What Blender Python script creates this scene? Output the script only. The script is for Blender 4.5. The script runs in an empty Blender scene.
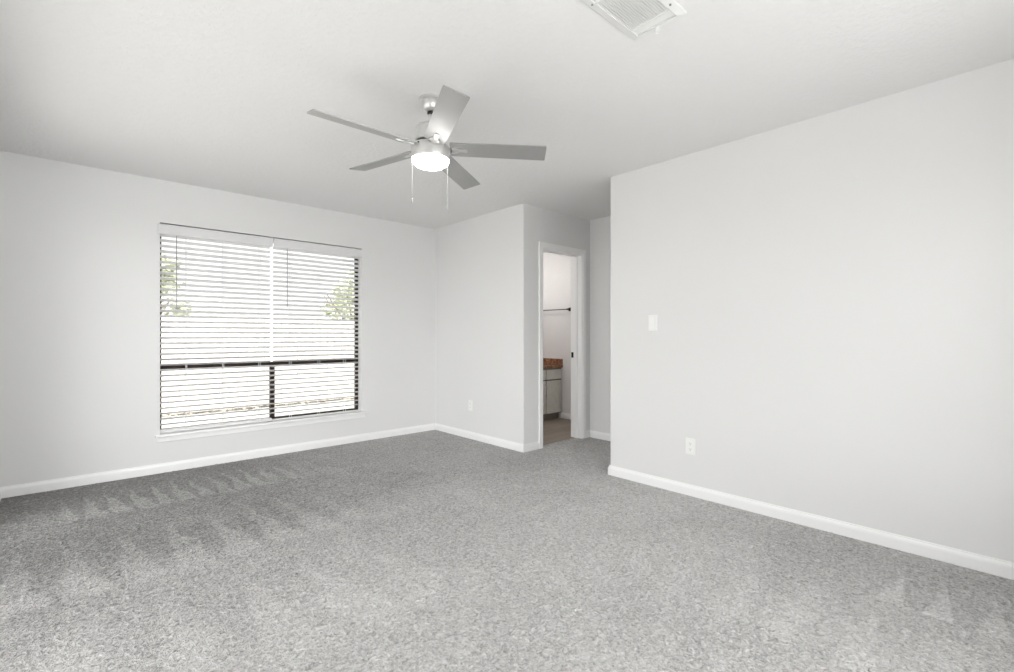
import bpy, bmesh, math, random
import numpy as np
from mathutils import Vector, Matrix

C = bpy.context.scene
COL = C.collection
R = math.radians
random.seed(7)

# ------------------------------------------------------------------ camera
F_PX, YAW, CY, CAM_H = 475.05, R(42.376), 335.7, 1.141
cam_data = bpy.data.cameras.new('camera')
cam = bpy.data.objects.new('camera', cam_data)
COL.objects.link(cam)
cam.location = (0, 0, CAM_H)
cam.rotation_euler = (R(90), 0, -YAW)
cam_data.sensor_fit = 'HORIZONTAL'
cam_data.sensor_width = 36.0
cam_data.lens = 36.0 * F_PX / 1014.0
cam_data.shift_y = (CY - 336.0) / 1014.0
cam_data.clip_start = 0.02
cam_data.clip_end = 300
C.camera = cam

# ------------------------------------------------------------------ light
SKY, SKY_FAR, SUN = 6.0, 1.35, 15.0
world = bpy.data.worlds.new('sky')
C.world = world
world.use_nodes = True
wnt = world.node_tree
bg = wnt.nodes['Background']
bg.inputs['Color'].default_value = (0.985, 0.99, 0.99, 1)
# hazy bright sky: brightest on the sun's side of the house, dimmer over the yard beyond the blinds
w_tc = wnt.nodes.new('ShaderNodeTexCoord')
w_dot = wnt.nodes.new('ShaderNodeVectorMath')
w_dot.operation = 'DOT_PRODUCT'
w_dot.inputs[1].default_value = (-0.12, -0.99, 0.0)
w_map = wnt.nodes.new('ShaderNodeMapRange')
w_map.interpolation_type = 'SMOOTHSTEP'
w_map.inputs['From Min'].default_value = -0.60
w_map.inputs['From Max'].default_value = 0.80
w_map.inputs['To Min'].default_value = SKY_FAR
w_map.inputs['To Max'].default_value = SKY
wnt.links.new(w_tc.outputs['Generated'], w_dot.inputs[0])
wnt.links.new(w_dot.outputs['Value'], w_map.inputs['Value'])
wnt.links.new(w_map.outputs['Result'], bg.inputs['Strength'])

sun_data = bpy.data.lights.new('sun', 'SUN')
sun_data.energy = SUN
sun_data.angle = R(1.0)
sun_data.color = (1.0, 0.995, 0.985)
sun = bpy.data.objects.new('sun', sun_data)
COL.objects.link(sun)
sun.location = (-6, -3, 14)
sun.rotation_euler = Vector((0.42, 0.16, -1.0)).to_track_quat('-Z', 'Y').to_euler()


def portal(name, loc, direction, sx, sy):
    d = bpy.data.lights.new(name, 'AREA')
    d.shape = 'RECTANGLE'
    d.size, d.size_y = sx, sy
    d.cycles.is_portal = True
    o = bpy.data.objects.new(name, d)
    COL.objects.link(o)
    o.location = loc
    o.rotation_euler = Vector(direction).to_track_quat('-Z', 'Y').to_euler()
    return o


# openings: window in the far wall, door added beside the camera for daylight
WX0, WX1, WZ0, WZ1 = 0.531, 2.305, 0.300, 2.084
BX0, BX1, BZ0, BZ1 = 0.00, 2.50, 0.45, 2.02        # window added behind the camera for fill daylight
PY0, PY1, PZ1 = 1.10, 4.15, 2.06
portal('window_portal', ((WX0 + WX1) / 2, 5.06, (WZ0 + WZ1) / 2), (0, -1, 0), WX1 - WX0, WZ1 - WZ0)
portal('fill_window_portal', ((BX0 + BX1) / 2, -0.74, (BZ0 + BZ1) / 2), (0, 1, 0), BX1 - BX0, BZ1 - BZ0)
portal('fill_door_portal', (-0.56, (PY0 + PY1) / 2, PZ1 / 2), (1, 0, 0), PY1 - PY0, PZ1)

vs = C.view_settings
vs.view_transform = 'Standard'
vs.look = 'None'
vs.exposure = 0.01
vs.gamma = 1.0
vs.use_curve_mapping = False
try:
    C.cycles.max_bounces = 16
    C.cycles.diffuse_bounces = 10
    C.cycles.transparent_max_bounces = 16
    C.cycles.use_denoising = True
    C.cycles.sample_clamp_indirect = 8
except Exception:
    pass


# ------------------------------------------------------------------ materials
def new_mat(name):
    m = bpy.data.materials.new(name)
    m.use_nodes = True
    nt = m.node_tree
    return m, nt, nt.nodes['Principled BSDF']


def N(nt, kind, **kw):
    n = nt.nodes.new(kind)
    for k, v in kw.items():
        setattr(n, k, v)
    return n


def L(nt, a, b):
    nt.links.new(a, b)


def coord(nt):
    return N(nt, 'ShaderNodeTexCoord').outputs['Object']


def geo_pos(nt):
    return N(nt, 'ShaderNodeNewGeometry').outputs['Position']


def math_node(nt, op, a, b=None, clamp=False):
    n = N(nt, 'ShaderNodeMath', operation=op, use_clamp=clamp)
    for i, v in enumerate((a, b)):
        if v is None:
            continue
        if isinstance(v, (int, float)):
            n.inputs[i].default_value = v
        else:
            L(nt, v, n.inputs[i])
    return n.outputs[0]


def noise(nt, vec, scale, detail=3, rough=0.5, dist=0.0):
    n = N(nt, 'ShaderNodeTexNoise')
    n.inputs['Scale'].default_value = scale
    n.inputs['Detail'].default_value = detail
    n.inputs['Roughness'].default_value = rough
    n.inputs['Distortion'].default_value = dist
    L(nt, vec, n.inputs['Vector'])
    return n.outputs['Fac']


def ramp(nt, fac, stops):
    n = N(nt, 'ShaderNodeValToRGB')
    el = n.color_ramp.elements
    while len(el) < len(stops):
        el.new(0.5)
    for e, (p, c) in zip(el, stops):
        e.position = p
        e.color = (*c, 1) if len(c) == 3 else c
    L(nt, fac, n.inputs['Fac'])
    return n.outputs['Color']


def bump(nt, bsdf, height, strength, dist):
    b = N(nt, 'ShaderNodeBump')
    b.inputs['Strength'].default_value = strength
    b.inputs['Distance'].default_value = dist
    L(nt, height, b.inputs['Height'])
    L(nt, b.outputs['Normal'], bsdf.inputs['Normal'])


def plain(name, rgb, rough=0.5, metal=0.0, var=0.03, scale=9.0, spec=None, bump_s=0.0, bump_scale=200):
    """flat paint or metal with a slight procedural variation"""
    m, nt, b = new_mat(name)
    v = coord(nt)
    f = noise(nt, v, scale, 4)
    lo = tuple(max(0, c * (1 - var)) for c in rgb)
    hi = tuple(min(1, c * (1 + var)) for c in rgb)
    L(nt, ramp(nt, f, [(0.3, lo), (0.7, hi)]), b.inputs['Base Color'])
    b.inputs['Roughness'].default_value = rough
    b.inputs['Metallic'].default_value = metal
    if spec is not None:
        b.inputs['Specular IOR Level'].default_value = spec
    if bump_s:
        bump(nt, b, noise(nt, v, bump_scale, 3), bump_s, 0.002)
    return m


M = {}
M['wall'] = plain('wall_paint', (0.80, 0.798, 0.796), 0.6, var=0.006, scale=1.5, spec=0.25, bump_s=0.12, bump_scale=140)
M['bath_wall'] = plain('bathroom_paint', (0.79, 0.78, 0.775), 0.5, var=0.01, scale=1.5, spec=0.3)
M['trim'] = plain('white_trim_enamel', (0.94, 0.94, 0.94), 0.32, var=0.005, spec=0.45)
M['plastic'] = plain('white_plastic', (0.90, 0.90, 0.89), 0.3, var=0.005)
M['slat'] = plain('white_blind_vinyl', (0.77, 0.77, 0.775), 0.4, var=0.01)
M['bronze'] = plain('dark_bronze_frame', (0.036, 0.025, 0.021), 0.5, var=0.15, spec=0.15)
M['nickel'] = plain('brushed_nickel', (0.76, 0.755, 0.745), 0.36, metal=0.9, var=0.04, scale=30)
M['blade'] = plain('silver_blade_laminate', (0.38, 0.377, 0.372), 0.45, metal=0.45, var=0.02)
for _n in M['blade'].node_tree.nodes:
    if _n.type == 'BSDF_PRINCIPLED':
        _n.inputs['Coat Weight'].default_value = 0.15
        _n.inputs['Coat Roughness'].default_value = 0.3
M['black'] = plain('black_metal', (0.012, 0.012, 0.012), 0.45, var=0.1)
M['dark_metal'] = plain('dark_bronze_metal', (0.05, 0.045, 0.042), 0.35, metal=0.8, var=0.1)
M['grille'] = plain('white_grille_enamel', (0.80, 0.80, 0.79), 0.4, var=0.01)
M['duct'] = plain('duct_lining', (0.74, 0.74, 0.73), 0.8, var=0.05)
M['chain'] = plain('white_pull_chain', (0.42, 0.42, 0.41), 0.35, metal=0.2, var=0.02)
M['slot'] = plain('socket_slot', (0.25, 0.25, 0.25), 0.6, var=0.05)
M['cabinet'] = plain('grey_cabinet_paint', (0.60, 0.588, 0.54), 0.45, var=0.05, scale=14)
M['cabinet_gap_shade'] = plain('cabinet_shade_grey', (0.17, 0.165, 0.15), 0.5, var=0.05)  # body colour darkened to paint the shadow lines between the fronts
M['toe'] = plain('dark_toe_kick', (0.22, 0.195, 0.17), 0.6, var=0.1)
M['concrete'] = plain('pale_concrete', (0.43, 0.428, 0.42), 0.9, var=0.06, scale=3)
M['fence_side'] = plain('fence_post_wood', (0.55, 0.51, 0.465), 0.8, var=0.15)
M['bark'] = plain('bark', (0.16, 0.12, 0.09), 0.9, var=0.3, scale=20)
M['house'] = plain('pale_siding', (0.66, 0.65, 0.63), 0.8, var=0.04)
M['roofing'] = plain('grey_shingles', (0.36, 0.35, 0.34), 0.9, var=0.12, scale=6)


def mat_ceiling():
    m, nt, b = new_mat('textured_ceiling')
    v = geo_pos(nt)
    b.inputs['Base Color'].default_value = (0.80, 0.796, 0.792, 1)
    b.inputs['Roughness'].default_value = 0.85
    b.inputs['Specular IOR Level'].default_value = 0.15
    a = noise(nt, v, 42, 3, 0.55)
    c = ramp(nt, a, [(0.42, (0, 0, 0)), (0.6, (1, 1, 1))])
    bump(nt, b, c, 0.3, 0.004)
    return m


M['ceiling'] = mat_ceiling()


def mat_carpet():
    """cut pile with vacuum strokes: rows of pale wedges where the pile lies the other way"""
    m, nt, b = new_mat('grey_cut_pile_carpet')
    p = geo_pos(nt)
    sep = N(nt, 'ShaderNodeSeparateXYZ')
    L(nt, p, sep.inputs[0])
    X, Y = sep.outputs[0], sep.outputs[1]
    wob = noise(nt, p, 3.1, 3, 0.6)
    wob2 = noise(nt, p, 9.0, 3, 0.6)

    def soft(x, lo, hi):
        n = N(nt, 'ShaderNodeMapRange', interpolation_type='SMOOTHSTEP')
        n.inputs['From Min'].default_value = lo
        n.inputs['From Max'].default_value = hi
        L(nt, x, n.inputs['Value'])
        return n.outputs['Result']

    def wedges(along, across, base, height, period, phase, lo, hi, fill, skew, jit=0.10, fade=(0.7, 0.3)):
        # v runs 0 at the wedge base to 1 at its tip
        v = math_node(nt, 'DIVIDE', math_node(nt, 'SUBTRACT', across, base), height)
        v = math_node(nt, 'ADD', v, math_node(nt, 'MULTIPLY', math_node(nt, 'SUBTRACT', wob2, 0.5), 0.22))
        s = math_node(nt, 'ADD', along, math_node(nt, 'MULTIPLY', math_node(nt, 'SUBTRACT', wob, 0.5), jit * 2.2))
        s = math_node(nt, 'ADD', s, phase)
        s = math_node(nt, 'SUBTRACT', s, math_node(nt, 'MULTIPLY', v, skew))
        u = math_node(nt, 'FRACT', math_node(nt, 'DIVIDE', s, period))
        tri = math_node(nt, 'MULTIPLY', math_node(nt, 'SUBTRACT', 1.0, v), fill)      # width left at v
        right = soft(math_node(nt, 'SUBTRACT', tri, u), -0.05, 0.07)
        left = soft(u, 0.0, 0.06)
        vb = soft(v, -0.03, 0.05)
        rng = math_node(nt, 'MULTIPLY', soft(along, lo - 0.15, lo + 0.1), math_node(nt, 'SUBTRACT', 1.0, soft(along, hi - fade[0], hi + fade[1])))
        return math_node(nt, 'MULTIPLY', math_node(nt, 'MULTIPLY', right, left), math_node(nt, 'MULTIPLY', vb, rng))

    w1 = wedges(X, Y, 3.94, 0.60, 0.122, 0.068, -0.06, 1.7, 0.92, 0.0, 0.06)
    w2 = wedges(X, Y, 2.77, 0.82, 0.215, 0.05, -0.4, 1.5, 0.86, 0.02, 0.06)
    w3 = wedges(X, Y, 1.75, 0.95, 0.30, 0.10, -0.1, 1.5, 0.75, 0.05)
    w4 = wedges(Y, X, 2.57, 0.38, 0.155, 0.119, -0.5, 0.47, 0.68, 0.052, 0.012, (0.05, 0.06))
    w5 = wedges(Y, X, 1.95, 0.60, 0.23, 0.12, -0.5, 1.2, 0.62, 0.070, 0.05)
    tot = math_node(nt, 'ADD', math_node(nt, 'MULTIPLY', w1, 1.15), math_node(nt, 'MULTIPLY', w2, 0.9))
    tot = math_node(nt, 'ADD', tot, math_node(nt, 'MULTIPLY', w3, 0.5))
    tot = math_node(nt, 'ADD', tot, math_node(nt, 'MULTIPLY', w4, 1.4))
    tot = math_node(nt, 'ADD', tot, math_node(nt, 'MULTIPLY', w5, 0.5))

    # weaker light on the far floor painted into the pile colour, deepest at left
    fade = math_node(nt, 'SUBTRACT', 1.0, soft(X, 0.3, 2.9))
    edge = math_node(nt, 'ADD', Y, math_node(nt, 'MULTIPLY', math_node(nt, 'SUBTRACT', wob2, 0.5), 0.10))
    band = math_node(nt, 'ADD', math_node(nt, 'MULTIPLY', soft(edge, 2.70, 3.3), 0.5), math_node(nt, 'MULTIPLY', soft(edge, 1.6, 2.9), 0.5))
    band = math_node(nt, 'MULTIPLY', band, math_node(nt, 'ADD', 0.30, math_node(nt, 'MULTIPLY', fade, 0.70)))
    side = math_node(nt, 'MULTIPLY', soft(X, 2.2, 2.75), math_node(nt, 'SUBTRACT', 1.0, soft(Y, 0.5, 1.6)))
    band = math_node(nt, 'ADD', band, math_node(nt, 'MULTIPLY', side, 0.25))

    # tufts, clumps, and broad shading of the nap
    tuft = noise(nt, p, 88, 2, 0.6, 0.5)
    clump = noise(nt, p, 40, 3, 0.68, 0.7)
    broad = noise(nt, p, 1.6, 4, 0.6)
    mid = noise(nt, p, 7.0, 4, 0.6)
    t = math_node(nt, 'ADD', math_node(nt, 'MULTIPLY', tuft, 0.55), math_node(nt, 'MULTIPLY', clump, 0.62))
    t = math_node(nt, 'SUBTRACT', t, 0.036)
    t = math_node(nt, 'ADD', t, math_node(nt, 'MULTIPLY', math_node(nt, 'SUBTRACT', broad, 0.5), 0.14))
    t = math_node(nt, 'ADD', t, math_node(nt, 'MULTIPLY', math_node(nt, 'SUBTRACT', mid, 0.5), 0.16))
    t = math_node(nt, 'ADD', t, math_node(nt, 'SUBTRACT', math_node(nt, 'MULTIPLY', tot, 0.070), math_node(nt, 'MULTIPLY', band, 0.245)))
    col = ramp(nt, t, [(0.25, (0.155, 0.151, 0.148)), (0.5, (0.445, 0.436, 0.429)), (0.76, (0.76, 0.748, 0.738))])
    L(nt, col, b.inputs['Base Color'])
    b.inputs['Roughness'].default_value = 0.95
    b.inputs['Specular IOR Level'].default_value = 0.05
    b.inputs['Sheen Weight'].default_value = 0.15
    b.inputs['Sheen Roughness'].default_value = 0.6
    h = math_node(nt, 'ADD', math_node(nt, 'MULTIPLY', tuft, 0.5), clump)
    bump(nt, b, h, 0.25, 0.006)
    dn = N(nt, 'ShaderNodeDisplacement')
    dn.inputs['Midlevel'].default_value = 0.78
    dn.inputs['Scale'].default_value = 0.019
    L(nt, h, dn.inputs['Height'])
    L(nt, dn.outputs[0], nt.nodes['Material Output'].inputs['Displacement'])
    m.displacement_method = 'BOTH'
    return m


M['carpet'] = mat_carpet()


def mat_planks(name, base, dark, width, length, axis_swap=False):
    m, nt, b = new_mat(name)
    p = geo_pos(nt)
    mp = N(nt, 'ShaderNodeMapping')
    L(nt, p, mp.inputs['Vector'])
    if axis_swap:
        mp.inputs['Rotation'].default_value = (0, 0, R(90))
    br = N(nt, 'ShaderNodeTexBrick')
    br.offset = 0.37
    br.inputs['Scale'].default_value = 1.0
    br.inputs['Brick Width'].default_value = length
    br.inputs['Row Height'].default_value = width
    br.inputs['Mortar Size'].default_value = 0.0015
    br.inputs['Color1'].default_value = (*base, 1)
    br.inputs['Color2'].default_value = (*[c * 0.78 for c in base], 1)
    br.inputs['Mortar'].default_value = (*dark, 1)
    L(nt, mp.outputs[0], br.inputs['Vector'])
    st = N(nt, 'ShaderNodeMapping')
    st.inputs['Scale'].default_value = (3, 60, 3)
    L(nt, mp.outputs[0], st.inputs['Vector'])
    g = noise(nt, st.outputs[0], 1.0, 5, 0.6)
    mx = N(nt, 'ShaderNodeMixRGB', blend_type='MULTIPLY')
    mx.inputs['Fac'].default_value = 0.6
    L(nt, br.outputs['Color'], mx.inputs['Color1'])
    L(nt, ramp(nt, g, [(0.3, (0.62, 0.6, 0.58)), (0.7, (1, 1, 1))]), mx.inputs['Color2'])
    L(nt, mx.outputs[0], b.inputs['Base Color'])
    b.inputs['Roughness'].default_value = 0.5
    return m


M['vinyl'] = mat_planks('vinyl_plank', (0.33, 0.275, 0.225), (0.10, 0.08, 0.06), 0.15, 1.2)
M['fence'] = mat_planks('weathered_fence_boards', (0.56, 0.49, 0.41), (0.15, 0.12, 0.1), 0.14, 30, False)


def mat_granite():
    m, nt, b = new_mat('brown_granite')
    v = coord(nt)
    a = noise(nt, v, 55, 5, 0.7)
    c = noise(nt, v, 13, 4, 0.6, 0.8)
    s = math_node(nt, 'ADD', math_node(nt, 'MULTIPLY', a, 0.6), math_node(nt, 'MULTIPLY', c, 0.4))
    L(nt, ramp(nt, s, [(0.32, (0.06, 0.028, 0.016)), (0.48, (0.22, 0.10, 0.055)), (0.58, (0.36, 0.20, 0.12)), (0.72, (0.60, 0.48, 0.36))]), b.inputs['Base Color'])
    b.inputs['Roughness'].default_value = 0.18
    return m


M['granite'] = mat_granite()


def mat_glass():
    m = bpy.data.materials.new('window_glass')
    m.use_nodes = True
    nt = m.node_tree
    nt.nodes.clear()
    out = N(nt, 'ShaderNodeOutputMaterial')
    mix = N(nt, 'ShaderNodeMixShader')
    tr = N(nt, 'ShaderNodeBsdfTransparent')
    tr.inputs['Color'].default_value = (0.98, 0.982, 0.98, 1)
    gl = N(nt, 'ShaderNodeBsdfGlossy')
    gl.inputs['Roughness'].default_value = 0.02
    lw = N(nt, 'ShaderNodeLayerWeight')
    lw.inputs['Blend'].default_value = 0.5
    fr = math_node(nt, 'ADD', math_node(nt, 'MULTIPLY', math_node(nt, 'POWER', lw.outputs['Facing'], 5.0), 0.9), 0.03, clamp=True)
    L(nt, fr, mix.inputs['Fac'])
    L(nt, tr.outputs[0], mix.inputs[1])
    L(nt, gl.outputs[0], mix.inputs[2])
    L(nt, mix.outputs[0], out.inputs['Surface'])
    return m


M['glass'] = mat_glass()


def mat_lamp(name, rgb, strength):
    m, nt, b = new_mat(name)
    b.inputs['Base Color'].default_value = (0.9, 0.9, 0.9, 1)
    b.inputs['Emission Color'].default_value = (*rgb, 1)
    b.inputs['Emission Strength'].default_value = strength
    b.inputs['Roughness'].default_value = 0.4
    return m


M['lens'] = mat_lamp('lit_opal_glass', (1.0, 0.98, 0.95), 22.0)
M['bulb'] = mat_lamp('lit_frosted_bulb', (1.0, 0.97, 0.94), 15.0)


M['dome'] = mat_lamp('fill_lamp_glass', (1.0, 0.97, 0.94), 28.0)


def mat_ground():
    m, nt, b = new_mat('dry_lawn')
    p = geo_pos(nt)
    s = math_node(nt, 'ADD', math_node(nt, 'MULTIPLY', noise(nt, p, 0.8, 4), 0.5), math_node(nt, 'MULTIPLY', noise(nt, p, 30, 3), 0.5))
    L(nt, ramp(nt, s, [(0.3, (0.16, 0.158, 0.147)), (0.7, (0.23, 0.227, 0.212))]), b.inputs['Base Color'])
    b.inputs['Roughness'].default_value = 0.95
    return m


M['lawn'] = mat_ground()


def mat_leaf(name, a, c):
    m, nt, b = new_mat(name)
    info = N(nt, 'ShaderNodeNewGeometry')
    L(nt, ramp(nt, info.outputs['Random Per Island'], [(0.0, a), (1.0, c)]), b.inputs['Base Color'])
    b.inputs['Roughness'].default_value = 0.6
    b.inputs['Subsurface Weight'].default_value = 0.0
    return m


M['leaf'] = mat_leaf('pale_leaf', (0.30, 0.33, 0.21), (0.50, 0.52, 0.36))
M['litter'] = mat_leaf('dry_leaf_litter', (0.15, 0.125, 0.10), (0.34, 0.29, 0.22))


# ------------------------------------------------------------------ mesh helpers
def bx(bm, x0, x1, y0, y1, z0, z1, bev=0.0, seg=2, mtx=None):
    vs_ = [bm.verts.new((x, y, z)) for z in (z0, z1) for y in (y0, y1) for x in (x0, x1)]
    idx = [(0, 2, 3, 1), (4, 5, 7, 6), (0, 1, 5, 4), (2, 6, 7, 3), (0, 4, 6, 2), (1, 3, 7, 5)]
    fs = [bm.faces.new([vs_[i] for i in f]) for f in idx]
    geom = list(vs_)
    if bev > 0:
        es = list({e for f in fs for e in f.edges})
        r = bmesh.ops.bevel(bm, geom=es, offset=bev, segments=seg, profile=0.5, affect='EDGES', clamp_overlap=True)
        geom = list({v for v in r['verts']})
        seen = set(geom)
        stack = list(geom)
        while stack:
            v = stack.pop()
            for e in v.link_edges:
                w = e.other_vert(v)
                if w not in seen:
                    seen.add(w)
                    stack.append(w)
        geom = list(seen)
    if mtx is not None:
        bmesh.ops.transform(bm, matrix=mtx, verts=geom)
    return bm


def prism(bm, poly, z0, z1):
    """extrude a plan outline (counter clockwise) from z0 to z1"""
    lo = [bm.verts.new((x, y, z0)) for x, y in poly]
    hi = [bm.verts.new((x, y, z1)) for x, y in poly]
    n = len(poly)
    for i in range(n):
        j = (i + 1) % n
        bm.faces.new((lo[i], lo[j], hi[j], hi[i]))
    bm.faces.new(list(reversed(lo)))
    bm.faces.new(hi)
    return bm


def lathe(bm, prof, seg=48, mtx=None):
    rings = []
    new = []
    for r, z in prof:
        if r < 1e-6:
            v = bm.verts.new((0, 0, z))
            rings.append([v])
            new.append(v)
        else:
            ring = [bm.verts.new((r * math.cos(2 * math.pi * k / seg), r * math.sin(2 * math.pi * k / seg), z)) for k in range(seg)]
            rings.append(ring)
            new += ring
    for a, b in zip(rings[:-1], rings[1:]):
        for k in range(seg):
            j = (k + 1) % seg
            if len(a) == 1 and len(b) == 1:
                continue
            if len(a) == 1:
                bm.faces.new((a[0], b[j], b[k]))
            elif len(b) == 1:
                bm.faces.new((a[k], a[j], b[0]))
            else:
                bm.faces.new((a[k], a[j], b[j], b[k]))
    if mtx is not None:
        bmesh.ops.transform(bm, matrix=mtx, verts=new)
    return bm


def tube(bm, a, b, r, seg=10, r2=None):
    a, b = Vector(a), Vector(b)
    d = b - a
    q = d.to_track_quat('Z', 'Y').to_matrix().to_4x4()
    r2 = r if r2 is None else r2
    lathe(bm, [(0, 0), (r, 0), (r2, d.length), (0, d.length)], seg, Matrix.Translation(a) @ q)
    return bm


def sweep(bm, path, prof, closed=False):
    """run a (distance from wall, height) profile along plan points, room on the left, mitred"""
    pts = [Vector(p) for p in path]
    n = len(pts)
    rows = []
    for i in range(n):
        def nrm(a, b):
            d = (b - a).normalized()
            return Vector((-d.y, d.x))
        if closed or 0 < i < n - 1:
            n1 = nrm(pts[i - 1], pts[i])
            n2 = nrm(pts[i], pts[(i + 1) % n])
            m_ = (n1 + n2)
            m_ = m_ / max(1e-6, m_.dot(n1))
        elif i == 0:
            m_ = nrm(pts[0], pts[1])
        else:
            m_ = nrm(pts[-2], pts[-1])
        rows.append([bm.verts.new((pts[i].x + m_.x * d, pts[i].y + m_.y * d, z)) for d, z in prof])
    k = len(prof)
    for i in range(n - 1 + (1 if closed else 0)):
        a, b = rows[i], rows[(i + 1) % n]
        for j in range(k):
            jj = (j + 1) % k
            bm.faces.new((a[j], b[j], b[jj], a[jj]))
    if not closed:
        bm.faces.new(list(rows[0]))
        bm.faces.new(list(reversed(rows[-1])))
    return bm


def obj(name, bm, mat, parent=None, loc=None, smooth=False, mats=None):
    bmesh.ops.recalc_face_normals(bm, faces=bm.faces[:])
    me = bpy.data.meshes.new(name)
    bm.to_mesh(me)
    bm.free()
    for m in (mats or [mat]):
        me.materials.append(m)
    if smooth:
        for p in me.polygons:
            p.use_smooth = True
        try:
            me.set_sharp_from_angle(angle=R(35))
        except Exception:
            pass
    o = bpy.data.objects.new(name, me)
    COL.objects.link(o)
    if parent is not None:
        o.parent = parent
    if loc is not None:
        o.location = loc
    return o


def tag(o, label, cat, group=None, kind=None):
    o['label'] = label
    o['category'] = cat
    if group:
        o['group'] = group
    if kind:
        o['kind'] = kind
    return o


def thing(name, label, cat, loc=(0, 0, 0), rot=(0, 0, 0), group=None):
    o = bpy.data.objects.new(name, None)
    COL.objects.link(o)
    o.empty_display_size = 0.1
    o.location = loc
    o.rotation_euler = rot
    return tag(o, label, cat, group)


def struct(name, bm, mat, label, cat, parent=None, smooth=False):
    o = obj(name, bm, mat, parent, smooth=smooth)
    if parent is None:
        tag(o, label, cat, None, 'structure')
    return o


def NB():
    return bmesh.new()


# ------------------------------------------------------------------ room shell
H = 2.44
XL, YB = -0.386, -0.55          # wall beside the camera, wall behind it
YW = 4.86                       # window wall
XR = 3.254                      # right wall, and the short wall beside the alcove
YE, YD = 2.311, 3.328           # end of the right wall, wall with the doorway
XH = 4.30                       # far wall of the passage
YD2 = 3.463
XB, YBB = 5.0, 4.95             # bathroom


def rounded(poly, corners, r=0.012, seg=4):
    """round the listed corner indices of a plan outline"""
    out = []
    n = len(poly)
    for i, p in enumerate(poly):
        if i not in corners:
            out.append(p)
            continue
        p0, p1, p2 = Vector(poly[i - 1]), Vector(p), Vector(poly[(i + 1) % n])
        a = p1 + (p0 - p1).normalized() * r
        b = p1 + (p2 - p1).normalized() * r
        for k in range(seg + 1):
            t = k / seg
            q = a * (1 - t) ** 2 + p1 * 2 * t * (1 - t) + b * t ** 2
            out.append((q.x, q.y))
    return out


def carpet_floor():
    """carpet as a fine grid, so that the pile can stand up; coarser where nothing can be seen close"""
    def line(spans):
        out = [spans[0][0]]
        for a, b, step in spans:
            k = max(1, round((b - a) / step))
            out += [a + (b - a) * (i + 1) / k for i in range(k)]
        return np.array(out)
    xs = line([(XL - 0.1, XR + 0.06, 0.0068), (XR + 0.06, XH + 0.06, 0.012)])
    ys = line([(YB - 0.1, 0.1, 0.05), (0.1, 3.405, 0.0066), (3.405, YW + 0.05, 0.009)])
    gx, gy = np.meshgrid(xs, ys)
    v = np.stack([gx.ravel(), gy.ravel(), np.zeros(gx.size)], 1)
    nx, ny = len(xs) - 1, len(ys) - 1
    k = np.arange(nx * ny)
    a = (k // nx) * (nx + 1) + k % nx
    f = np.stack([a, a + 1, a + nx + 2, a + nx + 1], 1)
    keep = ~((v[f[:, 0], 0] > XR + 0.06 - 1e-4) & (v[f[:, 0], 1] > 3.405 - 1e-4))      # the bathroom has planks
    f = f[keep]
    used = np.unique(f)
    new = np.zeros(len(v), dtype=np.int64)
    new[used] = np.arange(len(used))
    v, f = v[used], new[f]
    me = bpy.data.meshes.new('floor')
    me.vertices.add(len(v))
    me.vertices.foreach_set('co', v.astype(np.float32).ravel())
    me.loops.add(f.size)
    me.loops.foreach_set('vertex_index', f.astype(np.int32).ravel())
    me.polygons.add(len(f))
    me.polygons.foreach_set('loop_start', np.arange(0, f.size, 4, dtype=np.int32))
    me.polygons.foreach_set('use_smooth', np.ones(len(f), dtype=bool))
    me.update(calc_edges=True)
    me.validate()
    me.materials.append(M['carpet'])
    o = bpy.data.objects.new('floor', me)
    COL.objects.link(o)
    return tag(o, 'grey cut pile carpet with vacuum strokes over the bedroom floor', 'floor', None, 'structure')


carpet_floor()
bm = bx(NB(), XR + 0.06, XB + 0.06, 3.405, YBB + 0.06, -0.08, -0.004)
struct('floor_bathroom', bm, M['vinyl'], 'brown wood look plank floor beyond the doorway', 'floor')
bm = bx(NB(), XL - 0.15, XB + 0.12, YB - 0.15, YBB + 0.12, H, H + 0.15)
struct('ceiling', bm, M['ceiling'], 'white lightly textured ceiling', 'ceiling')

# window wall
bm = NB()
Y2 = YW + 0.15
bx(bm, XL - 0.15, WX0, YW, Y2, -0.08, H)
bx(bm, WX1, XR + 0.12, YW, Y2, -0.08, H)
bx(bm, WX0, WX1, YW, Y2, -0.08, WZ0)
bx(bm, WX0, WX1, YW, Y2, WZ1, H)
bmesh.ops.remove_doubles(bm, verts=bm.verts[:], dist=1e-5)
struct('wall_window', bm, M['wall'], 'pale grey wall with the wide window', 'wall')

# wall beside the camera with an opening added to let daylight in
bm = NB()
X2 = XL - 0.15
bx(bm, X2, XL, YB - 0.15, PY0, -0.08, H)
bx(bm, X2, XL, PY1, YW, -0.08, H)
bx(bm, X2, XL, PY0, PY1, PZ1, H)
struct('wall_left', bm, M['wall'], 'pale grey wall at the left with an opening added for daylight', 'wall')
bm = NB()
bx(bm, XL, BX0, YB - 0.15, YB, -0.08, H)
bx(bm, BX1, XR + 0.12, YB - 0.15, YB, -0.08, H)
bx(bm, BX0, BX1, YB - 0.15, YB, -0.08, BZ0)
bx(bm, BX0, BX1, YB - 0.15, YB, BZ1, H)
struct('wall_back', bm, M['wall'], 'pale grey wall facing the window wall', 'wall')

bm = prism(NB(), rounded([(XR, YB), (XR + 0.12, YB), (XR + 0.12, YE), (XR, YE)], {2, 3}), -0.08, H)
struct('wall_right', bm, M['wall'], 'long bare pale wall with light switch and outlet', 'wall', smooth=True)

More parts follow.
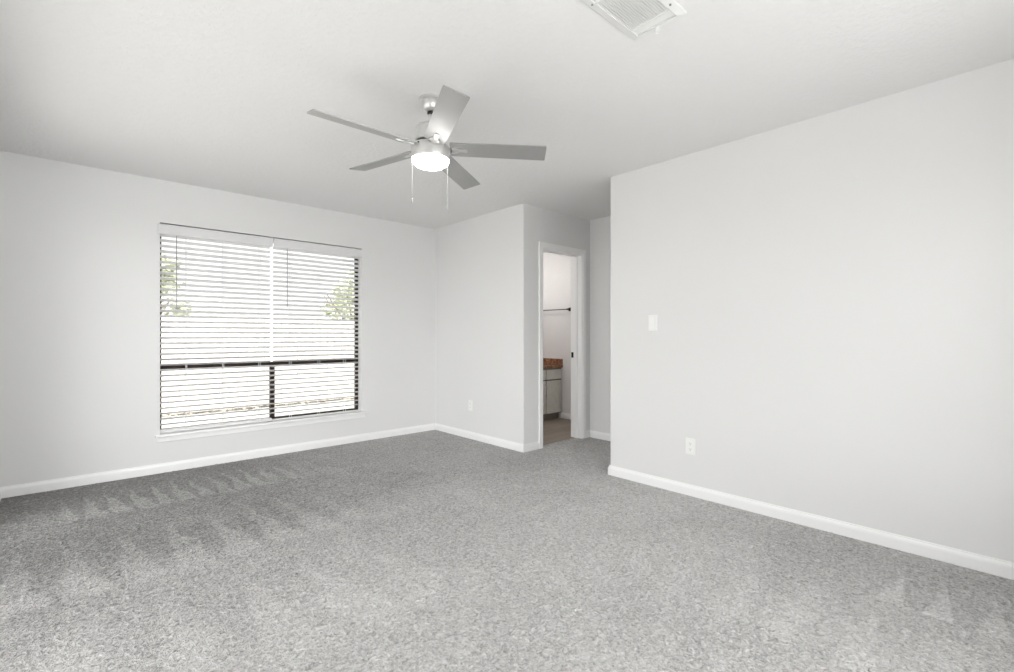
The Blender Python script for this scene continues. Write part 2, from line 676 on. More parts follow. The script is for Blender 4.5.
# short wall, then the wall with the doorway
DX0, DX1, DZ = 3.53, 4.15, 2.03
J = 0.02
bm = prism(NB(), rounded([(XR, YD), (DX0 - J, YD), (DX0 - J, YD2), (XR + 0.12, YD2), (XR + 0.12, YW), (XR, YW)], {0}), -0.08, H)
struct('wall_corner', bm, M['wall'], 'short pale wall between the window wall and the alcove', 'wall', smooth=True)
bm = NB()
bx(bm, DX1 + J, XB, YD, YD2, -0.08, H)
bx(bm, DX0 - J, DX1 + J, YD, YD2, DZ + J, H)
struct('wall_doorway', bm, M['wall'], 'pale grey wall above and beside the doorway', 'wall')
struct('wall_passage', bx(NB(), XH, XH + 0.12, 0.4, YD, -0.08, H), M['wall'], 'shaded wall at the end of the alcove', 'wall')
struct('wall_passage_end', bx(NB(), XR + 0.12, XH, 0.4, 0.5, -0.08, H), M['wall'], 'end wall of the passage', 'wall')
struct('wall_bathroom', bx(NB(), XB, XB + 0.12, YD2, YBB + 0.12, -0.08, H), M['bath_wall'], 'warm white bathroom wall with the towel bar', 'wall')
struct('wall_bathroom_back', bx(NB(), XR + 0.12, XB, YBB, YBB + 0.12, -0.08, H), M['bath_wall'], 'bathroom wall behind the vanity', 'wall')

# baseboards
BP = [(0, 0), (0.013, 0), (0.013, 0.052), (0.011, 0.062), (0.006, 0.070), (0.005, 0.078), (0, 0.078)]


def baseboard(name, path, label):
    struct(name, sweep(NB(), path, BP), M['trim'], label, 'baseboard')


baseboard('baseboard_window', [(XR, YW), (XL, YW)], 'white baseboard along the window wall')
baseboard('baseboard_corner', [(DX0 - 0.065, YD), (XR, YD), (XR, YW - 0.013)], 'white baseboard around the short corner wall')
baseboard('baseboard_right', [(XR, YB), (XR, YE), (XR + 0.12, YE), (XR + 0.12, 0.5)], 'white baseboard along the long right wall')
baseboard('baseboard_passage', [(XH, 0.5), (XH, YD - 0.0), (DX1 + 0.065, YD)], 'white baseboard in the alcove right of the doorway')
baseboard('baseboard_left', [(XL, YW - 0.013), (XL, PY1 + 0.06)], 'white baseboard along the left wall')
baseboard('baseboard_back', [(XL, YB), (XR - 0.013, YB)], 'white baseboard along the back wall')
baseboard('baseboard_bathroom', [(XB, YD2), (XB, 4.36)], 'white baseboard in the bathroom beside the vanity')

# ------------------------------------------------------------------ doorway
door = thing('door_1', 'white cased doorway into the bathroom', 'door', (DX0, YD, 0))
door['kind'] = 'structure'
W = DX1 - DX0


def casing_bm(y, sgn):
    """flat casing with a stepped inner edge round the doorway, standing out from the wall face at y"""
    bm = NB()
    a, b = (y - 0.017, y) if sgn < 0 else (y, y + 0.017)
    a2, b2 = (y - 0.011, y) if sgn < 0 else (y, y + 0.011)
    bx(bm, -0.062, -0.020, a, b, 0, DZ + 0.020, 0.003)
    bx(bm, -0.022, -0.005, a2, b2, 0, DZ + 0.005, 0.003)
    bx(bm, W + 0.020, W + 0.062, a, b, 0, DZ + 0.020, 0.003)
    bx(bm, W + 0.005, W + 0.022, a2, b2, 0, DZ + 0.005, 0.003)
    bx(bm, -0.062, W + 0.062, a, b, DZ + 0.020, DZ + 0.062, 0.003)
    bx(bm, -0.022, W + 0.022, a2, b2, DZ + 0.005, DZ + 0.022, 0.003)
    return bm


obj('door_casing', casing_bm(0, -1), M['trim'], door)
obj('door_casing', casing_bm(YD2 - YD, 1), M['trim'], door)
T = YD2 - YD
bm = NB()
bx(bm, -J, 0, -0.002, T + 0.002, 0, DZ + J)
bx(bm, W, W + J, -0.002, T + 0.016, 0, DZ + J)
bx(bm, 0, W, -0.002, T + 0.002, DZ, DZ + J)
jamb = obj('door_jamb', bm, M['trim'], door)
bm = NB()
bx(bm, 0, 0.011, 0.055, 0.09, 0, DZ, 0.002)
bx(bm, W - 0.011, W, 0.055, 0.09, 0, DZ, 0.002)
bx(bm, 0.011, W - 0.011, 0.055, 0.09, DZ - 0.011, DZ, 0.002)
obj('door_stop', bm, M['trim'], door)
bm = NB()
bx(bm, W - 0.0025, W + 0.001, 0.112, 0.142, 0.895, 0.955, 0.001)
sp = obj('strike_plate', bm, M['dark_metal'], door)
sp['label'] = 'dark metal strike plate in the jamb'
# the leaf stands open inside the bathroom, against the hinge side
bm = NB()
bx(bm, -0.036, 0.0, T + 0.03, T + 0.03 + 0.60, 0.012, DZ - 0.004, 0.002)
for z0, z1 in ((0.20, 0.92), (1.08, 1.86)):
    bx(bm, -0.001, 0.004, T + 0.13, T + 0.53, z0, z1, 0.002)
leaf = obj('door_leaf', bm, M['trim'], door)
bm = NB()
lathe(bm, [(0, 0), (0.027, 0), (0.027, 0.006), (0.011, 0.01), (0.011, 0.03), (0.024, 0.036), (0.027, 0.05), (0.018, 0.062), (0, 0.064)], 24,
      Matrix.Translation((0.0, T + 0.57, 0.99)) @ Matrix.Rotation(R(90), 4, 'Y'))
obj('door_knob', bm, M['dark_metal'], leaf, smooth=True)

# ------------------------------------------------------------------ window
win = thing('window_1', 'wide dark framed window behind two white blinds', 'window', ((WX0 + WX1) / 2, YW, WZ0))
win['kind'] = 'structure'
WW, WH = WX1 - WX0, WZ1 - WZ0
FY0, FY1 = 0.085, 0.135
RAIL = 0.866 - WZ0
bm = NB()
fw = 0.024
bx(bm, -WW / 2, -WW / 2 + 0.019, FY0, FY1, 0.02, WH, 0.003)
bx(bm, WW / 2 - fw, WW / 2, FY0, FY1, 0.02, WH, 0.003)
bx(bm, -WW / 2 + 0.019, WW / 2 - fw, FY0, FY1, WH - fw, WH, 0.003)
bx(bm, -WW / 2 + 0.019, WW / 2 - fw, FY0, FY1, 0.02, 0.02 + 0.026, 0.003)
obj('window_frame', bm, M['bronze'], win)
obj('meeting_rail', bx(NB(), -WW / 2 + 0.019, WW / 2 - fw, FY0 + 0.004, FY1 - 0.004, RAIL - 0.021, RAIL + 0.021, 0.003), M['bronze'], win)
obj('mullion', bx(NB(), 0.012 - 0.020, 0.012 + 0.020, FY0 + 0.004, FY1 - 0.004, 0.046, RAIL - 0.021, 0.003), M['bronze'], win)
gy = (FY0 + FY1) / 2
for x0, x1, z0, z1 in ((-WW / 2 + 0.019, WW / 2 - fw, RAIL + 0.021, WH - fw), (-WW / 2 + 0.019, 0.012 - 0.020, 0.046, RAIL - 0.021), (0.012 + 0.020, WW / 2 - fw, 0.046, RAIL - 0.021)):
    obj('pane', bx(NB(), x0, x1, gy - 0.002, gy + 0.002, z0, z1), M['glass'], win)
bm = NB()
bx(bm, -0.922, 0.938, -0.034, 0.0, -0.002, 0.020, 0.006, 3)
bx(bm, -WW / 2 + 0.001, WW / 2 - 0.001, -0.004, FY1, -0.0, 0.020)
obj('window_sill', bm, M['trim'], win, smooth=True)
obj('apron', bx(NB(), -0.905, 0.920, -0.013, 0.0, -0.045, -0.002, 0.004), M['trim'], win)

# patio door added in the left wall as a daylight source
pat = thing('fill_patio_door', 'added sliding glass door letting fill daylight in at the left', 'window', (XL - 0.075, (PY0 + PY1) / 2, 0))
pat['kind'] = 'structure'
PW = PY1 - PY0
bm = NB()
for y0, y1, z0, z1 in ((-PW / 2, -PW / 2 + 0.05, 0, PZ1), (PW / 2 - 0.05, PW / 2, 0, PZ1), (-PW / 2 + 0.05, PW / 2 - 0.05, PZ1 - 0.05, PZ1), (-PW / 2 + 0.05, PW / 2 - 0.05, 0, 0.05), (-0.03, 0.03, 0.05, PZ1 - 0.05)):
    bx(bm, -0.03, 0.03, y0, y1, z0, z1, 0.003)
obj('window_frame', bm, M['bronze'], pat)
for s in (-1, 1):
    y0, y1 = (-PW / 2 + 0.05, -0.03) if s < 0 else (0.03, PW / 2 - 0.05)
    obj('pane', bx(NB(), -0.002, 0.002, y0, y1, 0.05, PZ1 - 0.05), M['glass'], pat)

# unseen window added in the back wall to brighten the room
bwn = thing('fill_window', 'wide unseen window added behind the camera for fill daylight', 'window', ((BX0 + BX1) / 2, YB - 0.075, BZ0))
bwn['kind'] = 'structure'
BW_, BH_ = BX1 - BX0, BZ1 - BZ0
bm = NB()
for x0, x1, z0, z1 in ((-BW_ / 2, -BW_ / 2 + 0.05, 0, BH_), (BW_ / 2 - 0.05, BW_ / 2, 0, BH_), (-BW_ / 2 + 0.05, BW_ / 2 - 0.05, BH_ - 0.05, BH_), (-BW_ / 2 + 0.05, BW_ / 2 - 0.05, 0, 0.05), (-0.03, 0.03, 0.05, BH_ - 0.05)):
    bx(bm, x0, x1, -0.03, 0.03, z0, z1, 0.003)
obj('window_frame', bm, M['bronze'], bwn)
for x0, x1 in ((-BW_ / 2 + 0.05, -0.03), (0.03, BW_ / 2 - 0.05)):
    obj('pane', bx(NB(), x0, x1, -0.002, 0.002, 0.05, BH_ - 0.05), M['glass'], bwn)

# ------------------------------------------------------------------ blinds
SL_PITCH, SL_W, SL_TILT = 0.0455, 0.050, R(18.5)
SLAT_REF = 0.8955


def make_blind(x0, x1, low_end, low_side, wand_x, wand_z, ladders, rail_top, label):
    """one faux wood blind hung inside the window recess; low_end is where slats below the rail end on low_side"""
    yc = YW + 0.045
    cx = (x0 + x1) / 2
    t = thing('window_blind', label, 'blind', (cx, yc, WZ0 + 0.02), group='blinds in the window')
    zb = WZ0 + 0.02
    # slats: gently crowned, room edge raised
    bm = NB()
    k = 0
    z = SLAT_REF + 24 * SL_PITCH
    while z > 0.352:
        a, b = x0, x1
        if z < 0.87:
            if low_side == 'right':
                b = low_end
            else:
                a = low_end
        jit = random.uniform(-0.0008, 0.0008)
        til = SL_TILT + R(random.uniform(-0.7, 0.7))
        prof = []
        for i in range(7):
            u = -1 + 2 * i / 6
            prof.append((u * SL_W / 2, 0.0022 * (1 - u * u)))
        up, dn = [], []
        for (py, pz) in prof:
            for lst, off in ((up, 0.0016), (dn, -0.0016)):
                yy, zz = py, pz + off
                y2 = yy * math.cos(til) + zz * math.sin(til)
                z2 = -yy * math.sin(til) + zz * math.cos(til)
                lst.append((y2, z2 + z - zb + jit))
        ring = up + dn[::-1]
        va = [bm.verts.new((a - cx, p[0], p[1])) for p in ring]
        vb = [bm.verts.new((b - cx, p[0], p[1])) for p in ring]
        n = len(ring)
        for i in range(n):
            j = (i + 1) % n
            bm.faces.new((va[i], va[j], vb[j], vb[i]))
        bm.faces.new(va)
        bm.faces.new(vb[::-1])
        z -= SL_PITCH
        k += 1
    obj('slats', bm, M['slat'], t, smooth=True)
    a, b = (x0, low_end) if low_side == 'right' else (low_end, x1)
    obj('bottom_rail', bx(NB(), a - cx, b - cx, -0.024, 0.024, 0.004, rail_top, 0.004), M['slat'], t)
    va0, va1 = (x0 - 0.018, x1 + 0.008) if low_side == 'right' else (x0 - 0.008, x1 + 0.008)
    obj('headrail', bx(NB(), x0 - cx, x1 - cx, -0.026, 0.026, 1.715, 1.756, 0.002), M['slat'], t)
    bm = NB()
    bx(bm, va0 - cx, va1 - cx, -0.055, -0.045, 1.668, 1.752, 0.003)
    bx(bm, va0 - cx, va1 - cx, -0.058, -0.045, 1.738, 1.752, 0.003)
    bx(bm, va0 - cx, va1 - cx, -0.058, -0.045, 1.668, 1.680, 0.003)
    obj('valance', bm, M['slat'], t)
    for lx in ladders:
        bm = NB()
        for yy in (-0.0262, 0.0262):
            bx(bm, lx - cx - 0.002, lx - cx + 0.002, yy - 0.0007, yy + 0.0007, 0.012, 1.72)
        obj('ladder_cord', bm, M['slat'], t)
    bm = NB()
    tube(bm, (wand_x - cx, -0.034, 1.70), (wand_x - cx, -0.034, wand_z - zb), 0.0035, 6)
    obj('wand', bm, M['wand'], t, smooth=True)
    return t


M['wand'] = plain('grey_wand', (0.30, 0.30, 0.30), 0.35, var=0.02)
GAPC = 1.4085
make_blind(WX0 + 0.002, GAPC - 0.012, GAPC - 0.0015, 'right', 0.646, 1.36, (0.72, 1.00, 1.30), 0.030, 'white slatted window blind on the left, half over the wide window')
make_blind(GAPC + 0.012, WX1 - 0.006, GAPC + 0.0015, 'left', 1.541, 1.42, (1.58, 1.86, 2.13), 0.016, 'white slatted window blind on the right, nearer the room corner')

# ------------------------------------------------------------------ ceiling fan
FX, FY_ = 1.447, 2.209
fan = thing('ceiling_fan', 'brushed nickel ceiling fan with five silver blades and lit round lamp', 'ceiling fan', (FX, FY_, H))
obj('canopy', lathe(NB(), [(0, 0), (0.062, 0), (0.063, -0.006), (0.062, -0.012), (0.055, -0.017), (0.051, -0.020), (0.050, -0.036), (0.045, -0.052), (0.036, -0.064), (0.024, -0.071), (0, -0.072)]), M['nickel'], fan, smooth=True)
obj('hanger_ball', lathe(NB(), [(0, -0.068), (0.014, -0.070), (0.019, -0.079), (0.014, -0.088), (0, -0.090)], 24), M['black'], fan, smooth=True)
obj('downrod', lathe(NB(), [(0, -0.08), (0.0125, -0.08), (0.0125, -0.138), (0.022, -0.140), (0.024, -0.156), (0, -0.156)], 24), M['nickel'], fan, smooth=True)
obj('motor_housing', lathe(NB(), [(0, -0.151), (0.054, -0.152), (0.074, -0.156), (0.081, -0.163), (0.083, -0.172), (0.083, -0.236), (0.080, -0.240), (0, -0.240)]), M['nickel'], fan, smooth=True)
obj('rotor', lathe(NB(), [(0, -0.239), (0.074, -0.239), (0.074, -0.260), (0, -0.260)]), M['black'], fan, smooth=True)
kit = obj('light_kit', lathe(NB(), [(0, -0.258), (0.098, -0.258), (0.102, -0.260), (0.104, -0.265), (0.104, -0.332), (0.102, -0.336), (0, -0.336)]), M['nickel'], fan, smooth=True)
for an in (R(-78), R(-40), R(80), R(200)):
    bm = NB()
    tube(bm, (0.100 * math.cos(an), 0.100 * math.sin(an), -0.272), (0.1075 * math.cos(an), 0.1075 * math.sin(an), -0.272), 0.0042, 10)
    obj('screw', bm, M['black'], kit, smooth=True)
obj('lens', lathe(NB(), [(0, -0.335), (0.102, -0.335), (0.102, -0.341), (0.096, -0.354), (0.080, -0.366), (0.055, -0.374), (0.028, -0.378), (0, -0.379)]), M['lens'], fan, smooth=True)

BL_Z = 2.168 - H
ROOT, TIP, BW = 0.108, 0.633, 0.123
poly = [(ROOT, -BW / 2 + 0.006), (TIP, -BW / 2), (TIP, BW / 2), (ROOT, BW / 2 - 0.006)]
bm = prism(NB(), rounded(poly, {0, 1, 2, 3}, 0.010, 4), -0.003, 0.003)
bmesh.ops.recalc_face_normals(bm, faces=bm.faces[:])
blade0 = obj('blade', bm, M['blade'], fan)
bm = NB()
prism(bm, rounded([(0.112, -0.026), (0.140, -0.026), (0.158, -0.012), (0.205, -0.010), (0.205, 0.010), (0.158, 0.012), (0.140, 0.026), (0.112, 0.026)], {1, 2, 3, 4, 5, 6}, 0.008, 4), -0.0085, -0.0032)
bx(bm, 0.070, 0.122, -0.014, 0.014, -0.0085, -0.0032, 0.001)
bx(bm, 0.070, 0.090, -0.014, 0.014, -0.0085, 0.014, 0.001)
for sx, sy in ((0.126, -0.015), (0.126, 0.015), (0.190, 0.0)):
    lathe(bm, [(0, -0.0105), (0.004, -0.0100), (0.0045, -0.0085), (0, -0.0085)], 10, Matrix.Translation((sx, sy, 0)))
iron0 = obj('blade_iron', bm, M['nickel'], blade0)
for k in range(5):
    th = R(174.714) - R(72) * k
    mtx = Matrix.Translation((0, 0, BL_Z)) @ Matrix.Rotation(0.0398, 4, 'Y') @ Matrix.Rotation(0.0071, 4, 'X') @ Matrix.Rotation(th, 4, 'Z') @ Matrix.Rotation(-0.2343, 4, 'X')
    if k == 0:
        b = blade0
    else:
        b = blade0.copy()
        COL.objects.link(b)
        b.parent = fan
        i = iron0.copy()
        COL.objects.link(i)
        i.parent = b
    b.location = mtx.to_translation()
    b.rotation_euler = mtx.to_euler()

rv = Vector((math.cos(YAW), -math.sin(YAW)))
fv = Vector((math.sin(YAW), math.cos(YAW)))


def chain(px, length, top, pend):
    bm = NB()
    tube(bm, (px.x, px.y, top), (px.x, px.y, top - length), 0.0009, 6)
    n = int(length / 0.012)
    for k in range(n):
        lathe(bm, [(0, 0.0016), (0.0016, 0), (0, -0.0016)], 6, Matrix.Translation((px.x, px.y, top - 0.006 - k * 0.012)))
    c = obj('pull_chain', bm, M['chain'], fan)
    z = top - length
    obj('chain_pendant', lathe(NB(), [(0, 0.002), (0.002, 0), (0.0036, -0.008), (0.004, -pend * 0.7), (0.0025, -pend), (0, -pend)], 12, Matrix.Translation((px.x, px.y, z))), M['chain'], c, smooth=True)


chain(rv * -0.1045 + fv * 0.02, 0.220, -0.322, 0.026)
chain(rv * 0.086 + fv * 0.052, 0.240, -0.334, 0.034)

# ------------------------------------------------------------------ ceiling vent
VX0, VX1, VY0, VY1 = 1.412, 1.818, 0.921, 1.159
vent = thing('ceiling_vent', 'white metal air vent grille set into the ceiling', 'vent', ((VX0 + VX1) / 2, (VY0 + VY1) / 2, H))
hx, hy = (VX1 - VX0) / 2, (VY1 - VY0) / 2
bm = NB()
ib = 0.030


def ring_frame(bm, ox, oy, ix, iy, zo, zi):
    o1 = [bm.verts.new((sx * ox, sy * oy, 0)) for sx, sy in ((-1, -1), (1, -1), (1, 1), (-1, 1))]
    o2 = [bm.verts.new((sx * ox, sy * oy, zo)) for sx, sy in ((-1, -1), (1, -1), (1, 1), (-1, 1))]
    i2 = [bm.verts.new((sx * ix, sy * iy, zi)) for sx, sy in ((-1, -1), (1, -1), (1, 1), (-1, 1))]
    i1 = [bm.verts.new((sx * ix, sy * iy, 0)) for sx, sy in ((-1, -1), (1, -1), (1, 1), (-1, 1))]
    for a, b in ((o1, o2), (o2, i2), (i2, i1), (i1, o1)):
        for k in range(4):
            j = (k + 1) % 4
            bm.faces.new((a[k], a[j], b[j], b[k]))


ring_frame(bm, hx, hy, hx - ib, hy - ib, -0.007, -0.014)
obj('vent_frame', bm, M['grille'], vent)
obj('vent_duct', bx(NB(), -hx + ib, hx - ib, -hy + ib, hy - ib, -0.0065, -0.0005), M['duct'], vent)
cb = hx - ib - 0.052            # each cross bar stands short of an end
for sg in (-1, 1):
    obj('cross_bar', bx(NB(), sg * cb - 0.003, sg * cb + 0.003, -hy + ib, hy - ib, -0.0160, -0.002, 0.001), M['grille'], vent)
bm = NB()
n = 17
for k in range(n):
    y = -hy + ib + (k + 0.5) * (2 * (hy - ib) / n)
    bx(bm, -cb, cb, -0.0040, 0.0040, -0.0006, 0.0006, mtx=Matrix.Translation((0, y, -0.0095)) @ Matrix.Rotation(R(16), 4, 'X'))
for s in (-1, 1):
    for k in range(4):
        x = s * (cb + 0.008 + k * 0.0105)
        bx(bm, -0.0048, 0.0048, -hy + ib, hy - ib, -0.0006, 0.0006, mtx=Matrix.Translation((x, 0, -0.0065)) @ Matrix.Rotation(R(40 * s), 4, 'Y'))
obj('louvers', bm, M['grille'], vent)
bm = NB()
bx(bm, hx - 0.021, hx - 0.017, -0.008, 0.008, -0.034, -0.008, 0.001)
bx(bm, hx - 0.021, hx - 0.013, -0.008, 0.008, -0.036, -0.031, 0.001)
obj('damper_lever', bm, M['plastic'], vent)
for x, y in ((-hx * 0.62, hy - 0.018), (hx * 0.49, -hy + 0.016)):
    obj('screw', lathe(NB(), [(0, -0.0155), (0.004, -0.0145), (0.0045, -0.009), (0, -0.009)], 12, Matrix.Translation((x, y, 0))), M['slot'], vent)

# ------------------------------------------------------------------ switch and outlets (on walls facing -X)
ROTW = R(-90)                   # local +y looks to -x ... local x runs along the wall


def wall_plate(bm, w, h):
    bx(bm, -w / 2, w / 2, -0.006, 0.0, -h / 2, h / 2, 0.0025, 3)


def place(name, label, cat, y, z, group=None):
    # local -y is out of the wall; turned so that it looks to -X
    return thing(name, label, cat, (XR, y, z), (0, 0, R(-90)), group)


sw = place('light_switch', 'white rocker light switch at shoulder height on the long right wall', 'light switch', 1.918, 1.238)
bm = NB()
wall_plate(bm, 0.074, 0.118)
plate = obj('switch_plate', bm, M['plastic'], sw)
obj('rocker', bx(NB(), -0.017, 0.017, -0.0045, 0.0045, -0.033, 0.033, 0.0015, mtx=Matrix.Translation((0, -0.006, 0)) @ Matrix.Rotation(R(5), 4, 'X')), M['plastic'], sw)


def outlet(label, y, z):
    o = place('wall_outlet', label, 'outlet', y, z, 'duplex wall outlets')
    bm = NB()
    wall_plate(bm, 0.072, 0.116)
    obj('outlet_plate', bm, M['plastic'], o)
    for s in (-1, 1):
        bm = NB()
        bx(bm, -0.0165, 0.0165, -0.0075, -0.005, s * 0.0205 - 0.0145, s * 0.0205 + 0.0145, 0.001)
        r_ = obj('receptacle', bm, M['plastic'], o)
        bm = NB()
        bx(bm, -0.0075, -0.0055, -0.0082, -0.0070, s * 0.0205 - 0.002, s * 0.0205 + 0.006)
        bx(bm, 0.0055, 0.0075, -0.0082, -0.0070, s * 0.0205 - 0.002, s * 0.0205 + 0.006)
        bx(bm, -0.002, 0.002, -0.0082, -0.0070, s * 0.0205 - 0.010, s * 0.0205 - 0.006)
        obj('socket_slots', bm, M['slot'], r_)
    return o


outlet('white duplex outlet low on the long right wall below the switch', 1.621, 0.351)
outlet('white duplex outlet low on the short wall between window and doorway', 4.163, 0.368)

# ------------------------------------------------------------------ bathroom
VA0, VA1, VF, VB = 4.36, XB, 4.36, YBB
van = thing('bathroom_vanity', 'grey bathroom vanity cabinet under a brown granite top', 'vanity', ((VA0 + VA1) / 2, (VF + VB) / 2, 0))
ox, oy = (VA0 + VA1) / 2, (VF + VB) / 2
hw, hd = (VA1 - VA0) / 2 - 0.001, (VB - VF) / 2 - 0.001
obj('cabinet_body', bx(NB(), -hw, hw, -hd, hd, 0.08, 0.700, 0.002), M['cabinet_gap_shade'], van)
obj('toe_kick', bx(NB(), -hw, hw, -hd + 0.05, hd, -0.004, 0.08), M['toe'], van)


def shaker(bm, x0, x1, z0, z1, y, s=0.036, th=0.018):
    bx(bm, x0, x1, y - th * 0.25, y, z0, z1)
    bx(bm, x0, x0 + s, y - th, y - 0.001, z0, z1, 0.002)
    bx(bm, x1 - s, x1, y - th, y - 0.001, z0, z1, 0.002)
    bx(bm, x0 + s, x1 - s, y - th, y - 0.001, z1 - s, z1, 0.002)
    bx(bm, x0 + s, x1 - s, y - th, y - 0.001, z0, z0 + s, 0.002)


def pull(z0, z1, x, y):
    bm = NB()
    tube(bm, (x, y - 0.022, z0), (x, y - 0.022, z1), 0.0045, 10)
    for z in (z0 + 0.012, z1 - 0.012):
        tube(bm, (x, y, z), (x, y - 0.022, z), 0.004, 8)
    return bm


split = 4.678 - ox
for x0, x1, hxp in ((-hw + 0.02, split - 0.009, split - 0.045), (split + 0.009, hw - 0.02, split + 0.047)):
    bm = NB()
    shaker(bm, x0, x1, 0.092, 0.530, -hd)
    d = obj('cabinet_door', bm, M['cabinet'], van)
    obj('door_pull', pull(0.355, 0.470, hxp, -hd - 0.018), M['nickel'], d, smooth=True)
    bm = NB()
    bx(bm, x0, x1, -hd - 0.018, -hd, 0.550, 0.682, 0.003)
    obj('drawer_front', bm, M['cabinet'], van)
bm = NB()
bx(bm, -hw - 0.01, hw, -hd - 0.030, hd, 0.700, 0.738, 0.004)
top = obj('countertop', bm, M['granite'], van)
obj('side_splash', bx(NB(), hw - 0.02, hw, -hd - 0.027, hd - 0.02, 0.738, 0.820, 0.003), M['granite'], van)
obj('back_splash', bx(NB(), -hw - 0.01, hw, hd - 0.02, hd, 0.738, 0.820, 0.003), M['granite'], van)

tb = thing('towel_bar', 'dark metal towel bar on the bathroom wall seen through the doorway', 'towel bar', (XB, 4.50, 1.50))
bm = NB()
tube(bm, (-0.055, -0.31, 0), (-0.055, 0.31, 0), 0.007, 12)
obj('bar', bm, M['dark_metal'], tb, smooth=True)
for y in (-0.30, 0.30):
    bm = NB()
    bx(bm, -0.012, 0.0, y - 0.024, y + 0.024, -0.024, 0.024, 0.002)
    bx(bm, -0.066, -0.010, y - 0.010, y + 0.010, -0.011, 0.011, 0.002)
    obj('bracket', bm, M['dark_metal'], tb)

vl = thing('vanity_light', 'wall lamp with two lit globes above the bathroom vanity', 'wall lamp', (4.45, YBB, 1.92))
obj('back_plate', bx(NB(), -0.20, 0.20, -0.03, 0, -0.05, 0.05, 0.004), M['nickel'], vl)
for x in (-0.11, 0.11):
    bm = NB()
    tube(bm, (x, -0.03, 0), (x, -0.09, 0), 0.012, 12)
    a = obj('lamp_arm', bm, M['nickel'], vl, smooth=True)
    bm = NB()
    bmesh.ops.create_uvsphere(bm, u_segments=20, v_segments=12, radius=0.055, matrix=Matrix.Translation((x, -0.13, 0)))
    obj('globe', bm, M['bulb'], a, smooth=True)

cl = thing('bath_fill_lamp', 'unseen round lamp added to brighten the bathroom', 'ceiling light', (4.15, 4.05, H))  # added out of view to lift light on cabinet, floor and jamb
obj('light_base', lathe(NB(), [(0, 0), (0.15, 0), (0.155, -0.01), (0.15, -0.025), (0, -0.025)]), M['nickel'], cl, smooth=True)
obj('dome', lathe(NB(), [(0, -0.02), (0.14, -0.022), (0.135, -0.045), (0.11, -0.070), (0.07, -0.088), (0, -0.095)]), M['dome'], cl, smooth=True)

# ------------------------------------------------------------------ outside the window
GZ = -0.15
bm = NB()
bx(bm, -40, 60, 5.05, 60, GZ - 0.1, GZ)
bx(bm, -40, XL - 0.16, -40, 5.05, GZ - 0.1, GZ)
struct('ground', bm, M['lawn'], 'dry pale lawn outside the window', 'ground')
struct('patio', bx(NB(), -7.0, XL - 0.16, -5.0, 5.0, GZ, GZ + 0.06), M['concrete'], 'pale concrete slab added outside to bounce sunlight in', 'patio')  # added slab, bounces sun up through the added door
bm = prism(NB(), [(XL - 1.40, YB - 0.85), (5.9, YB - 0.85), (5.9, 5.5), (XL - 1.40, 5.5)], H + 0.15, H + 0.27)  # left eave drawn long to block sun patches on the floor
struct('roof', bm, M['roofing'], 'flat grey roof of the house with eaves lengthened to keep sun out of the room', 'roof')
FYY = 9.25
fence = thing('wooden_fence', 'weathered pale board fence across the yard beyond the window', 'fence', (4, FYY, GZ))
bm = NB()
x = -6.0
while x < 9.0:
    hgt = 1.60 + random.uniform(-0.01, 0.01)
    bx(bm, x, x + 0.136, 0, 0.02, 0.03, hgt, 0.003, 1)
    x += 0.142
obj('fence_boards', bm, M['fence_side'], fence)
bm = NB()
for z in (0.3, 0.85, 1.4):
    bx(bm, -6, 9, 0.02, 0.06, z, z + 0.09)
obj('fence_rails', bm, M['fence_side'], fence)
for k in range(7):
    obj('fence_post', bx(NB(), -5.9 + k * 2.4, -5.81 + k * 2.4, 0.06, 0.15, 0, 1.5, 0.004), M['fence_side'], fence)

bm = NB()
for k in range(420):
    x = random.uniform(-1.0, 7.0)
    y = FYY - 0.06 - abs(random.gauss(0, 0.16))
    s = random.uniform(0.02, 0.05)
    m_ = Matrix.Translation((x, y, GZ + 0.012 + random.uniform(0, 0.05))) @ Matrix.Rotation(random.uniform(0, 6.28), 4, 'Z') @ Matrix.Rotation(random.uniform(-0.9, 0.9), 4, 'X')
    vv = [bm.verts.new(m_ @ Vector(p)) for p in ((-s, 0, 0), (0, -s * 0.5, 0.004), (s, 0, 0), (0, s * 0.5, 0.004))]
    bm.faces.new(vv)
lit = obj('leaf_litter', bm, M['litter'])
tag(lit, 'dry leaf litter along the foot of the yard fence', 'leaf litter', None, 'stuff')


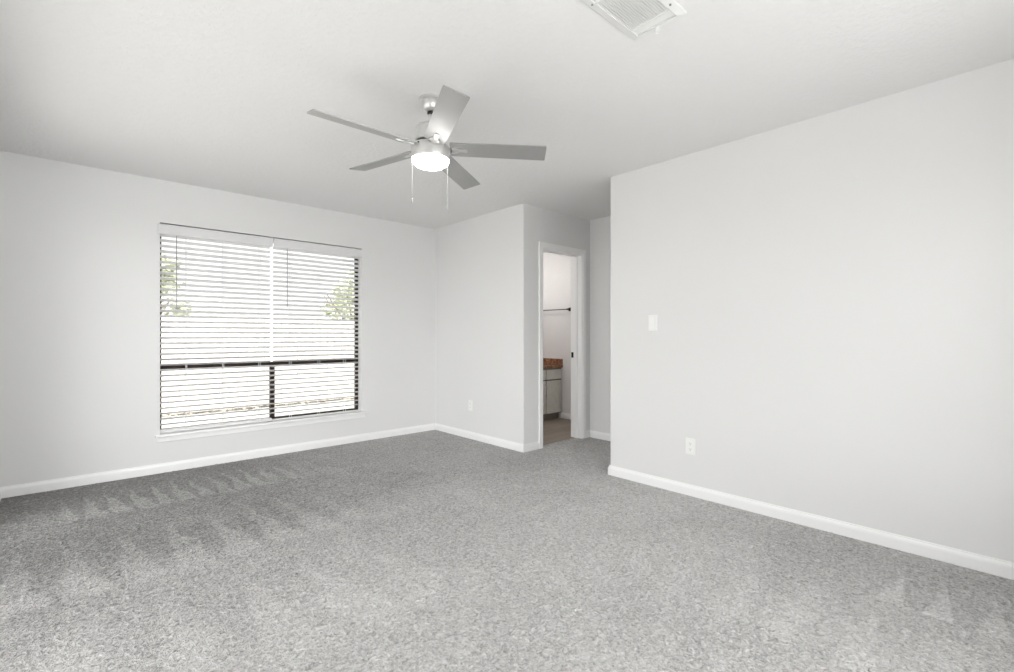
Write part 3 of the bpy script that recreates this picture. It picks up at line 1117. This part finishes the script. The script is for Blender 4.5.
def tree(label, x, y, trunk_h, rad, zc, n, seed):
    rnd = random.Random(seed)
    t = thing('leafy_tree', label, 'tree', (x, y, GZ), group='trees beyond the fence')
    bm = NB()
    tube(bm, (0, 0, 0), (0.05, 0.02, trunk_h), 0.11, 10, 0.07)
    for k in range(9):
        an = k * 2.4
        b0 = Vector((0.05 * k / 9, 0, trunk_h * (0.62 + 0.04 * k)))
        b1 = Vector((math.cos(an) * rad * 0.75, math.sin(an) * rad * 0.75, zc + rnd.uniform(-0.4, 0.5) * rad))
        tube(bm, b0, b1, 0.035, 6, 0.01)
    obj('trunk', bm, M['bark'], t, smooth=True)
    bm = NB()
    blobs = [(Vector((rnd.gauss(0, 0.45), rnd.gauss(0, 0.45), rnd.gauss(0, 0.38))) * rad, rnd.uniform(0.22, 0.42) * rad) for _ in range(16)]
    for k in range(n):
        c, br = rnd.choice(blobs)
        d = Vector((rnd.gauss(0, 1), rnd.gauss(0, 1), rnd.gauss(0, 1))).normalized() * br * rnd.uniform(0.35, 1.0)
        p = c + d + Vector((0, 0, zc))
        s = rnd.uniform(0.03, 0.065)
        m_ = Matrix.Translation(p) @ Matrix.Rotation(rnd.uniform(0, 6.28), 4, 'Z') @ Matrix.Rotation(rnd.uniform(-1.2, 1.2), 4, 'X') @ Matrix.Rotation(rnd.uniform(-0.8, 0.8), 4, 'Y')
        vv = [bm.verts.new(m_ @ Vector(q)) for q in ((-s * 1.5, 0, 0), (0, -s * 0.6, s * 0.2), (s * 1.5, 0, 0), (0, s * 0.6, s * 0.2))]
        bm.faces.new(vv)
    obj('foliage', bm, M['leaf'], t)


tree('pale leafy tree behind the fence at the window left edge', 1.05, 12.6, 1.9, 0.72, 2.25, 1800, 3)
tree('pale leafy tree behind the fence at the window right edge', 5.75, 12.8, 1.8, 1.0, 2.15, 1900, 5)

# neighbouring house far behind the fence
nh = thing('neighbor_house', 'pale house with low grey gable roof far beyond the fence', 'house', (2.9, 20.0, GZ))
obj('house_wall', bx(NB(), -2.0, 2.0, 0, 4, 0, 2.2), M['house'], nh)
bm = NB()
pr_ = [(-2.3, 2.15), (2.3, 2.15), (0, 2.85)]
va = [bm.verts.new((a, -0.3, b)) for a, b in pr_]
vb = [bm.verts.new((a, 4.3, b)) for a, b in pr_]
for i in range(3):
    j = (i + 1) % 3
    bm.faces.new((va[i], va[j], vb[j], vb[i]))
bm.faces.new(va)
bm.faces.new(vb)
obj('house_roof', bm, M['roofing'], nh)

bpy.context.view_layer.update()
